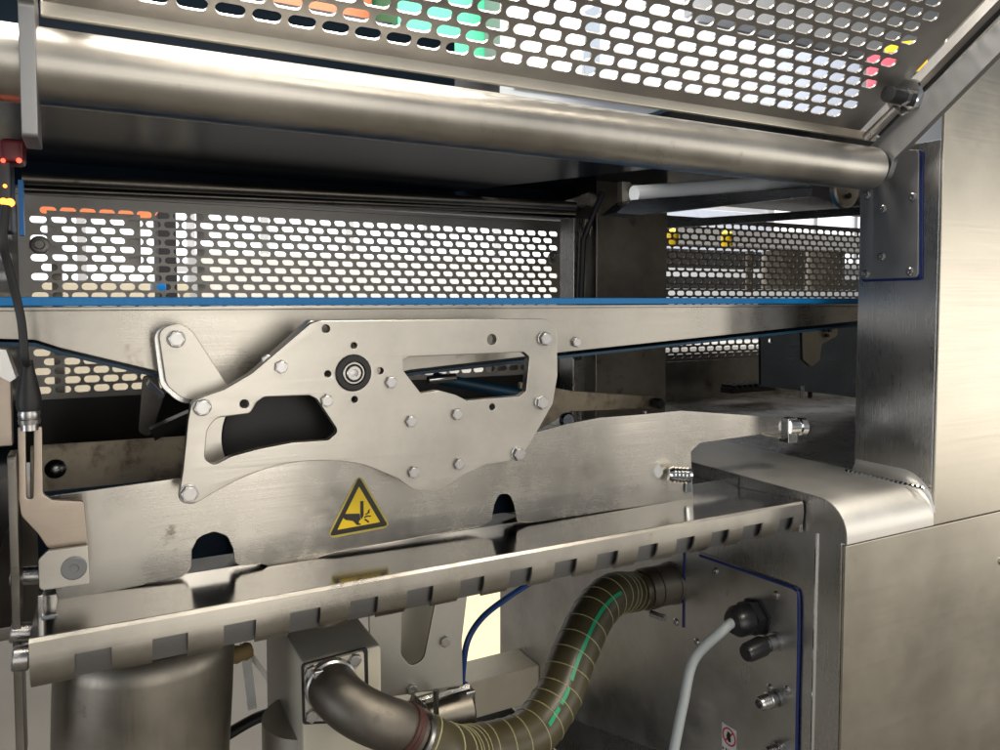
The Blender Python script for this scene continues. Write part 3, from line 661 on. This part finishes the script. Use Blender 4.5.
# flat swing arms
plateX('swing_arm', 'arm_steel', dr, .734, .008, [(868, 178, .012), (866, 150, .012), (977, 40), (1120, -95), (1160, -95), (1000, 52), (893, 160, .012), (886, 182, .012)], r=.004)
plateX('swing_arm', 'arm_steel', dr, -.0345, .008, [(.505, B+.091), (.545, B+.091), (.545, B+.175), (.30, B+.36), (.27, B+.33), (.505, B+.165)], world=True, r=.004)
p = onX(906, 97, .7335)
MB().lathe(p, (-1, 0, 0), [(0, .019), (.004, .019), (.005, .0175), (.005, .009), (.008, .009)], 8).build('arm_washer', 'chrome_steel', dr)
MB().lathe(p+Vector((-.008, 0, 0)), (-1, 0, .0), [(0, .0085), (.020, .0085), (.021, .007)], 20).build('arm_bush', 'black_rubber', dr)
MB().tube([onX(897, 108, .722), onX(866, 138, .722)], .0048, 14).build('stay_rod', 'bolt_steel', dr)
# ================================================================== left end: sensor, cable, brackets
ep = thing('end_plate', (-.06, .62, B-.33), 'thin upright steel plate with cross pins left of the tray', 'machine plate')
plateX('plate_body', 'dark_steel', ep, -.0525, .005, [(.575, B-.10), (.60, B-.10), (.60, B-.305), (.575, B-.305)], world=True, r=.004)
for (a, b, y, Y, rr_) in [(10, 41, 577, .62, .0065), (10, 52, 633, .58, .0065), (12, 30, 659, .56, .008)]:
    pa, pb = onY(a, y, Y), onY(b, y-2, Y)
    MB().cyl(pa, pb, rr_, 20, .001).build('cross_pin', 'bolt_steel', ep)
MB().box(onY(39, 655, .57), onY(43, 595, .57)+Vector((0, .02, 0)), .0006).build('pin_bracket', 'frame_steel', ep)
p = onY(50, 625, .57); MB().lathe(p-Vector((.004, 0, 0)), (1, -.2, 0), [(0, .0075), (.008, .0075), (.009, .006)], 6).build('nut', 'chrome_steel', ep)
YU = .583
ub = thing('forked_bracket', onY(50, 590, YU), 'brownish forked steel bracket with a bright bent tab at the guard end', 'bracket')
plateY('fork_body', 'flap_steel', ub, YU, .004, [(17.5, 427, .0012), (25.5, 427, .0012), (26.5, 499, .003), (33, 499, .003), (34, 427, .0012), (42, 427, .0012), (43, 494, .004), (52, 500, .004), (84, 501.5, .003), (87.5, 543, .001), (48, 549, .004), (38, 534, .014), (21, 516, .01), (18.5, 500, .004)], r=.001)
MB().prism([onY(48, 549, YU), onY(87.5, 543.5, YU), onY(87.5, 547, YU-.006), onY(46, 553, YU-.006)], (0, .002, -.001)).build('tab_bend', 'plate_steel', ub)
plateY('mounting_tab', 'plate_steel', ub, YU-.008, .003, [(38, 560, .004), (47, 551, .004), (88, 545.5, .001), (90, 583, .006), (82, 586, .004), (39, 591, .004)], r=.003)
c0 = onY(74, 568, YU-.008); MB().lathe(c0, (0, -1, 0), [(-.001, .0078), (.0010, .0078), (.0016, .0070), (.0016, .003), (.0010, .0026)], 24).build('grommet', 'grommet_grey', ub)
sc = thing('sensor_plug', onY(28, 425, YU), 'black cable plug with a steel collar standing in the forked bracket', 'sensor')
P0 = onY(29.5, 424, YU); k = .60/ray(28, 424).y
MB().lathe(P0, (0, 0, 1), [(-.004, .0052), (0, .0052), (.0, .0062), (.003, .0066), (.0036, .0060), (.0066, .0066), (.009, .0060)], 24).build('collar', 'bolt_steel', sc)
MB().lathe(P0, (0, 0, 1), [(.009, .0068), (.014, .0076), (.021, .0068), (.030, .0050), (.037, .0036), (.042, .0030)], 20).build('plug_body', 'black_rubber', sc)
cbl = spline([P0+Vector((0, 0, .040)), onY(25, 360, .57), onY(22, 325, .57), onY(17, 300, .57), onY(8, 265, .565), onY(3, 240, .56), onY(6, 205, .56)], 8)
tag(origin_to(MB().tube(cbl, .0025, 10).build('sensor_cable', 'black_rubber')), 'thin black cable curving up from the sensor plug', 'cable')
lu = thing('indicator_block', onY(10, 240, .58), 'black sensor block with red and amber lights at the bay edge', 'sensor')
pa, pb = onY(-8, 232, .58), onY(11.5, 160, .58); MB().box((pa.x, .575, pa.z), (pb.x, .60, pb.z), .002).build('block_body', 'black_plastic', lu)
pa, pb = onY(0, 162, .575), onY(24, 140, .575); MB().box((pa.x, .572, pa.z), (pb.x, .595, pb.z), .003).build('red_head', 'red_plastic', lu)
pa, pb = onY(19.5, 235, .60), onY(22.5, 180, .60); MB().box((pa.x, .60, pa.z), (pb.x, .61, pb.z)).build('edge_strip', 'blue_plastic', lu)
for q, m_, r_ in [((3.5, 201.5), 'lamp_amber', .0022), ((10, 202.5), 'lamp_amber', .0026), ((5, 186), 'lamp_amber', .0011), ((3, 160.5), 'lamp_red', .0013), ((19, 160.5), 'lamp_red', .0015)]:
    c = onY(*q, .5745 if q[1] > 170 else .5715); MB().lathe(c, (0, -1, 0), [(-.001, r_), (.0006, r_), (.0012, r_*.6)], 12).build('indicator_lamp', m_, lu)
lc = thing('clamp_strip', onY(5, 500, .52), 'pale clamp strip and folded catch at the bay edge', 'clamp')
pa, pb = onY(-6, 445, .62), onY(12, 375, .62); MB().box((pa.x, .61, pa.z), (pb.x, .62, pb.z), .001).build('clamp_body', 'flap_steel', lc)
MB().prism([onY(-10, 348, .60), onY(6, 350, .60), onY(16, 378, .60), onY(10, 382, .60), onY(-10, 372, .60)], (0, .02, 0)).build('catch', 'frame_steel', lc)
# ================================================================== machinery below the tray
mo = thing('drive_motor', onY(135, 800, .60), 'dark steel drum shaped motor hanging below the tray end', 'motor')
c = onY(132, 634, .625)
MB().lathe(c+Vector((0, 0, -.22)), (.05, .0, 1), [(0, .060), (.17, .0625), (.205, .0625), (.214, .0605), (.220, .055), (.222, .02)], 48).build('motor_drum', 'motor_steel', mo)
cn = [onY(196, 672, .66), onY(215, 662, .67), onY(250, 650, .68)]
cpth = spline(cn, 8); rad = [.0066 + .0012*(k % 2) for k in range(len(cpth))]
tag(origin_to(MB().tube(cpth, rad, 12).build('ribbed_conduit', 'tan_conduit')), 'short tan ribbed conduit beside the drum motor', 'conduit')
gb = thing('gearbox', onY(330, 745, .56), 'grey cast gearbox with square bolted flange under the tray', 'gearbox')
GY = .57
pa, pb = onY(303, 800, GY), onY(358, 655, GY)
MB().box((pa.x, GY, pa.z), (pb.x+.02, GY+.14, pb.z+.004), .004).build('gear_housing', 'gear_grey', gb)
plateY('flange_gasket', 'black_rubber', gb, GY-.003, .0025, [(301.5, 665), (368, 647.5), (369.5, 722), (303, 725)], r=.003)
plateY('flange_plate', 'gear_grey', gb, GY-.006, .005, [(305, 667), (364, 651), (366, 720), (306, 722)], r=.003)
for q in [(311, 671.5), (354.5, 659.5), (311.5, 715)]: bolt(gb, onY(*q, GY-.006), SMALL)
c = onY(330, 683, GY-.006); MB().lathe(c, (0, -1, 0), [(0, .0198), (.006, .0198), (.007, .0185)], 32).build('flange_collar', 'bolt_steel', gb)
pa = onY(288, 760, .62); MB().cyl(pa+Vector((.02, 0, -.1)), pa+Vector((.02, 0, .035)), .04, 32).build('gear_neck', 'grey_cast', gb)
el = thing('pipe_elbow', onY(365, 715, .53), 'dark pipe elbow joining the gearbox flange to the hose', 'pipe')
epth = []
for k in range(19):
    a = pi/2*k/18; epth.append(c + Vector((.04*(1-cos(a)), -.002-.036*sin(a), -.026*(k/18)**1.3)))
epth += [epth[-1]+Vector((.006*k, .0006*k, -.0055*k)) for k in (1, 2)]
MB().tube(epth, .0188, 28).build('elbow_body', 'elbow_steel', el)
tdir = (epth[-1]-epth[-2]).normalized()
MB().lathe(epth[-1]-tdir*.006, tdir, [(-.007, .0188), (-.007, .0206), (-.004, .0206), (-.0035, .0198), (-.003, .0206), (.001, .0206), (.001, .0188)], 28).build('rust_band', 'rust_band', el)
MB().lathe(epth[-1]+tdir*.001, tdir, [(0, .0215), (.010, .0215), (.010, .021)], 28).build('hose_clamp', 'bolt_steel', el)
ng = onY(321, 676, GY-.012); MB().box(ng-Vector((.006, .004, .006)), ng+Vector((.006, .004, .006)), .001).build('hex_nut', 'bolt_steel', el)
# hose
fx = onX(672, 583, XC-.002)
hs_ = thing('suction_hose', onY(560, 740, .66), 'olive transparent suction hose with wire rings and green stripe', 'hose')
hp_ = spline([epth[-1]+tdir*.004, epth[-1]+tdir*.035+Vector((.004, 0, .0)), onY(470, 753, .585), onY(525, 738, .60), onY(556, 700, .62), onY(574, 655, .64), onY(593, 615, .665), onY(612, 595, .69), fx+Vector((-.062, 0, -.0)), fx+Vector((-.04, 0, 0))], 12)
hr_ = [.0212 + .002*min(1, i/30) for i in range(len(hp_))]
MB().tube(hp_, hr_, 32).build('hose_wall', 'hose_wall', hs_)
acc = 0; nxt = .008; last = hp_[0]
for i in range(1, len(hp_)-2):
    acc += (hp_[i]-last).length; last = hp_[i]
    if acc > nxt:
        nxt += .0185
        t = (hp_[i+1]-hp_[i-1]).normalized(); e = t.orthogonal().normalized(); g = t.cross(e)
        ring = [hp_[i] + (e*cos(2*pi*k/28)+g*sin(2*pi*k/28))*hr_[i] for k in range(29)]
        MB().tube(ring, .0007, 6).build('wire_ring', 'hose_wire', hs_)
# green stripe: patches lying on the hose towards the camera
def stripe(i0, i1, offa):
    pts = []
    for i in range(i0, i1):
        t = (hp_[i+1]-hp_[i-1]).normalized(); v = (EYE-hp_[i]); v = (v-t*v.dot(t)).normalized(); s_ = t.cross(v)
        a = offa; pts.append((hp_[i] + (v*cos(a)+s_*sin(a))*.0235, s_*cos(a)-v*sin(a), v*cos(a)+s_*sin(a)))
    b_ = MB(); b_.loft([[p+s*.0019, p-s*.0019, p-s*.0019-n*.0008, p+s*.0019-n*.0008] for p, s, n in pts]); b_.build('marking_stripe', 'hose_green', hs_)
n_ = len(hp_)
for a, b in ((.36, .395), (.42, .455), (.48, .73)): stripe(int(n_*a), int(n_*b)+2, .25)
MB().lathe(fx, (-1, 0, 0), [(0, .0262), (.004, .0262), (.004, .0245), (.030, .0245), (.030, .0215), (.045, .0215)], 36).build('pipe_stub', 'motor_steel', hs_)
MB().lathe(fx+Vector((-.038, 0, 0)), (-1, 0, 0), [(-.006, .0238), (-.006, .0252), (.008, .0252), (.008, .0238)], 36).build('hose_clamp', 'motor_steel', hs_)
q = fx+Vector((-.040, -.008, -.028)); MB().cyl(q, q+Vector((.006, -.02, 0)), .004, 12).build('clamp_screw', 'bolt_steel', hs_)
# folded bracket with a U notch
br = thing('notched_bracket', onY(420, 695, .62), 'grey sheet steel bracket with U notch behind the hose', 'bracket')
plateY('bracket_body', 'grey_cast', br, .615, .003, [(369, 600), (402, 600, 0), (401, 655, .010), (411, 667, .012), (424, 660, .012), (436, 600, 0), (468, 590), (462, 640), (463, 686), (371, 700)], r=.002)
for q in [(444.5, 641), (411.5, 688.5)]: bolt(br, onY(*q, .615), SMALL)
plateY('bracket_back', 'gear_grey', br, .66, .003, [(385, 590), (450, 585), (450, 690), (385, 695)], r=.002)
# pneumatic cylinder and its blue tube
cy = thing('air_cylinder', onY(440, 740, .64), 'small steel air cylinder in a clamp below the bracket', 'cylinder')
MB().cyl(onY(418, 722, .64), onY(468, 708, .64), .021, 28, .002).build('cylinder_barrel', 'motor_steel', cy)
MB().box(onY(466, 735, .63), onY(476, 690, .63)+Vector((0, .04, 0)), .002).build('end_block', 'frame_steel', cy)
MB().tube([onY(415, 702, .62), onY(468, 686, .62)], .004, 10).build('tie_rod', 'chrome_steel', cy)
MB().cyl(onY(436, 735, .60), onY(436, 690, .60), .0025, 10).build('stay_rod', 'dark_steel', cy)
MB().prism([onY(415, 695, .60), onY(432, 712, .60), onY(428, 722, .60), onY(411, 706, .60)], (0, .006, 0)).build('clamp_ear', 'frame_steel', cy)
bt = spline([onY(462, 690, .64), onY(463, 668, .64), onY(468, 640, .64), onY(482, 618, .645), onY(504, 600, .65), onY(530, 583, .66), onY(560, 566, .665)], 8)
tag(origin_to(MB().tube(bt, .003, 10).build('air_tube', 'blue_tube')), 'dark blue air tube bending down to the small cylinder', 'air tube')
# grey cable from the gland
gl = onX(757, 616, XC-.002) + Vector((-.037, 0, 0))
gc = spline([gl+Vector((.012, 0, 0)), gl, gl+Vector((-.018, -.002, -.006)), onY(694, 660, .60), onY(683, 705, .595), onY(672, 760, .59), onY(664, 800, .59)], 8)
tag(origin_to(MB().tube(gc, .0053, 14).build('grey_cable', 'grey_cable')), 'thick pale grey cable hanging from the black gland', 'cable')
# strap, black cable and beam in the gloom below
stp = MB(); stp.prism([onY(240, 645, .85), onY(250, 645, .85), onY(257, 708, .85), onY(248, 711, .85)], (0, .004, 0)); stp.prism([onY(244, 650, .852), onY(249, 648, .852), onY(279, 690, .852), onY(279, 699, .852)], (0, .004, 0))
tag(origin_to(stp.build('hanging_strap', 'white_strap')), 'white strap hanging beside the gearbox', 'strap')
tag(origin_to(MB().tube(spline([onY(200, 752, .8), onY(225, 736, .8), onY(262, 716, .82), onY(300, 708, .84)], 8), .006, 12).build('black_cable', 'black_rubber')), 'thick black cable crossing behind the gearbox', 'cable')
bmx = MB().box((.30, 1.05, B-.66), (.632, 1.12, B-.60), .003).build('support_beam', 'cream_paint'); tag(origin_to(bmx), 'pale painted support beam below the lit gap', 'beam')
wl = thing('glow_panel', onY(478, 640, 1.6), 'glowing warm panel added for the lit floor in the gap under the tray', 'panel')  # glowing panel added in place of the lit floor beyond
pa, pb = onY(450, 668, 1.9), onY(520, 585, 1.9); MB().box((pa.x, 1.9, pa.z), (pb.x, 1.93, pb.z), .002).build('glow_face', 'gap_glow', wl)
MB().box((pa.x-.02, 1.932, pa.z-.03), (pb.x+.02, 1.97, pb.z+.03), .002).build('glow_case', 'dark_paint', wl)
bb = MB().box((.24, .95, B-.80), (.60, 1.15, B-.68), .003).build('base_box', 'dark_paint'); tag(origin_to(bb), 'dark base box under the support beam', 'box')
# ================================================================== the hall seen through the slots
def far(name, px0, py0, px1, py1, Y, dep, m, lab, cat, group=None, bev=.004):
    a, b = onY(px0, py1, Y), onY(px1, py0, Y)
    o = MB().box((a.x, Y, a.z), (b.x, Y+dep, b.z), bev).build(name, m); return tag(origin_to(o), lab, cat, group)
def hall_window(px0, py0, px1, py1, lab, Y=5.17):
    a, b = onY(px0, py1, Y), onY(px1, py0, Y)
    t = thing('hall_window', (a.x, Y, a.z), lab, 'window', 'bright windows in the hall wall')
    MB().box((a.x, Y+.01, a.z), (b.x, Y+.02, b.z)).build('glass', 'window_glow', t)
    n = max(2, int((b.x-a.x)/.5))
    for k in range(n+1):
        x = a.x+(b.x-a.x)*k/n; MB().box((x-.025, Y-.02, a.z), (x+.025, Y+.008, b.z)).build('mullion', 'hall_paint', t)
    MB().box((a.x-.04, Y-.025, a.z-.06), (b.x+.04, Y+.008, a.z-.002)).build('sill', 'hall_paint', t)
hall_window(-40, 214, 190, 300, 'bright window low behind the wide guard')
hall_window(170, 204, 560, 262, 'long bright window behind the wide guard')
hall_window(520, -60, 700, 80, 'bright window behind the raised door, beside the post')
hall_window(770, 222, 960, 262, 'bright window behind the small guard panel')
far('crane_beam', 140, -8, 372, 22, 4.6, .15, 'orange_paint', 'orange crane beam high in the hall', 'beam')
far('pipe_rail', 20, 204, 172, 213.5, 4.4, .12, 'orange_paint', 'orange rail seen through the guard\'s topmost slots', 'rail')
far('tool_cabinet', 398, -60, 505, 44, 4.2, .5, 'green_paint', 'green cabinet behind the raised door', 'cabinet')
far('dark_duct', 250, 42, 500, 62, 4.3, .3, 'dark_paint', 'dark duct crossing behind the raised door', 'duct')
far('grey_column', 500, -80, 530, 60, 4.0, .2, 'grey_paint', 'grey column beside the green cabinet', 'column')
far('blue_cable_tray', 600, 60, 860, 84, 4.5, .2, 'pale_blue_paint', 'pale blue cable tray behind the raised door', 'cable tray')
far('storage_unit', 700, -120, 960, 10, 4.9, .2, 'grey_paint', 'grey storage unit high behind the raised door', 'cabinet')
far('storage_unit', 660, 214, 770, 250, 3.0, .4, 'pale_blue_paint', 'pale grey unit behind the small guard panel', 'cabinet')
far('storage_unit', 160, 212, 176, 300, 2.2, .2, 'dark_paint', 'narrow dark unit behind the wide guard', 'cabinet')
far('blue_case', 153, 283, 166, 292, 2.0, .1, 'blue_plastic', 'small bright blue case behind the guard', 'case')
far('storage_unit', 200, 262, 560, 300, 4.0, .5, 'cabinet_white', 'long white unit below the long window', 'cabinet')
far('storage_unit', -60, 284, 190, 400, 3.6, .5, 'cream_paint', 'cream unit standing low behind the wide guard', 'cabinet')
far('storage_unit', 400, 340, 900, 380, 3.4, .5, 'cabinet_white', 'white bench behind the small guard panel', 'cabinet')
far('dark_rail', 655, 252, 762, 266, 2.2, .1, 'dark_paint', 'dark rail crossing behind the small guard panel', 'rail')
far('dark_rail', 655, 281, 900, 288, 2.1, .1, 'dark_paint', 'thin low dark rail behind the small guard panel', 'rail')
far('grey_rail', 655, 238, 900, 243, 2.3, .1, 'grey_paint', 'grey rail high behind the small guard panel', 'rail')
sl = thing('signal_light', onX(895, 75, 2.5) if False else onY(893, 90, 1.5), 'red and yellow signal light behind the raised door', 'signal light')
for (a, b, cc_, d, m_) in [(874, 60, 897, 84, 'lamp_pink'), (893, 50, 918, 66, 'lamp_yellow')]:
    p, q = onY(a, d, 1.5), onY(cc_, b, 1.5); MB().cyl(((p.x+q.x)/2, 1.5, p.z), ((p.x+q.x)/2, 1.5, q.z), (q.x-p.x)/2, 20).build('lens', m_, sl)
p = onY(895, 120, 1.5); q = onY(895, 84, 1.5); MB().cyl(p, q, .012, 12).build('stem', 'black_plastic', sl)
for k, q in enumerate([(673, 237), (727, 238)]):
    c = onY(*q, 1.35); tag(origin_to(MB().lathe(c-Vector((0, 0, .02)), (0, 0, 1), [(0, .014), (.03, .014), (.04, .004)], 14).build('valve_knob', 'sign_yellow')), ['yellow knob behind the small guard, beside the mid post', 'yellow knob behind the small guard, away from the mid post'][k], 'knob')
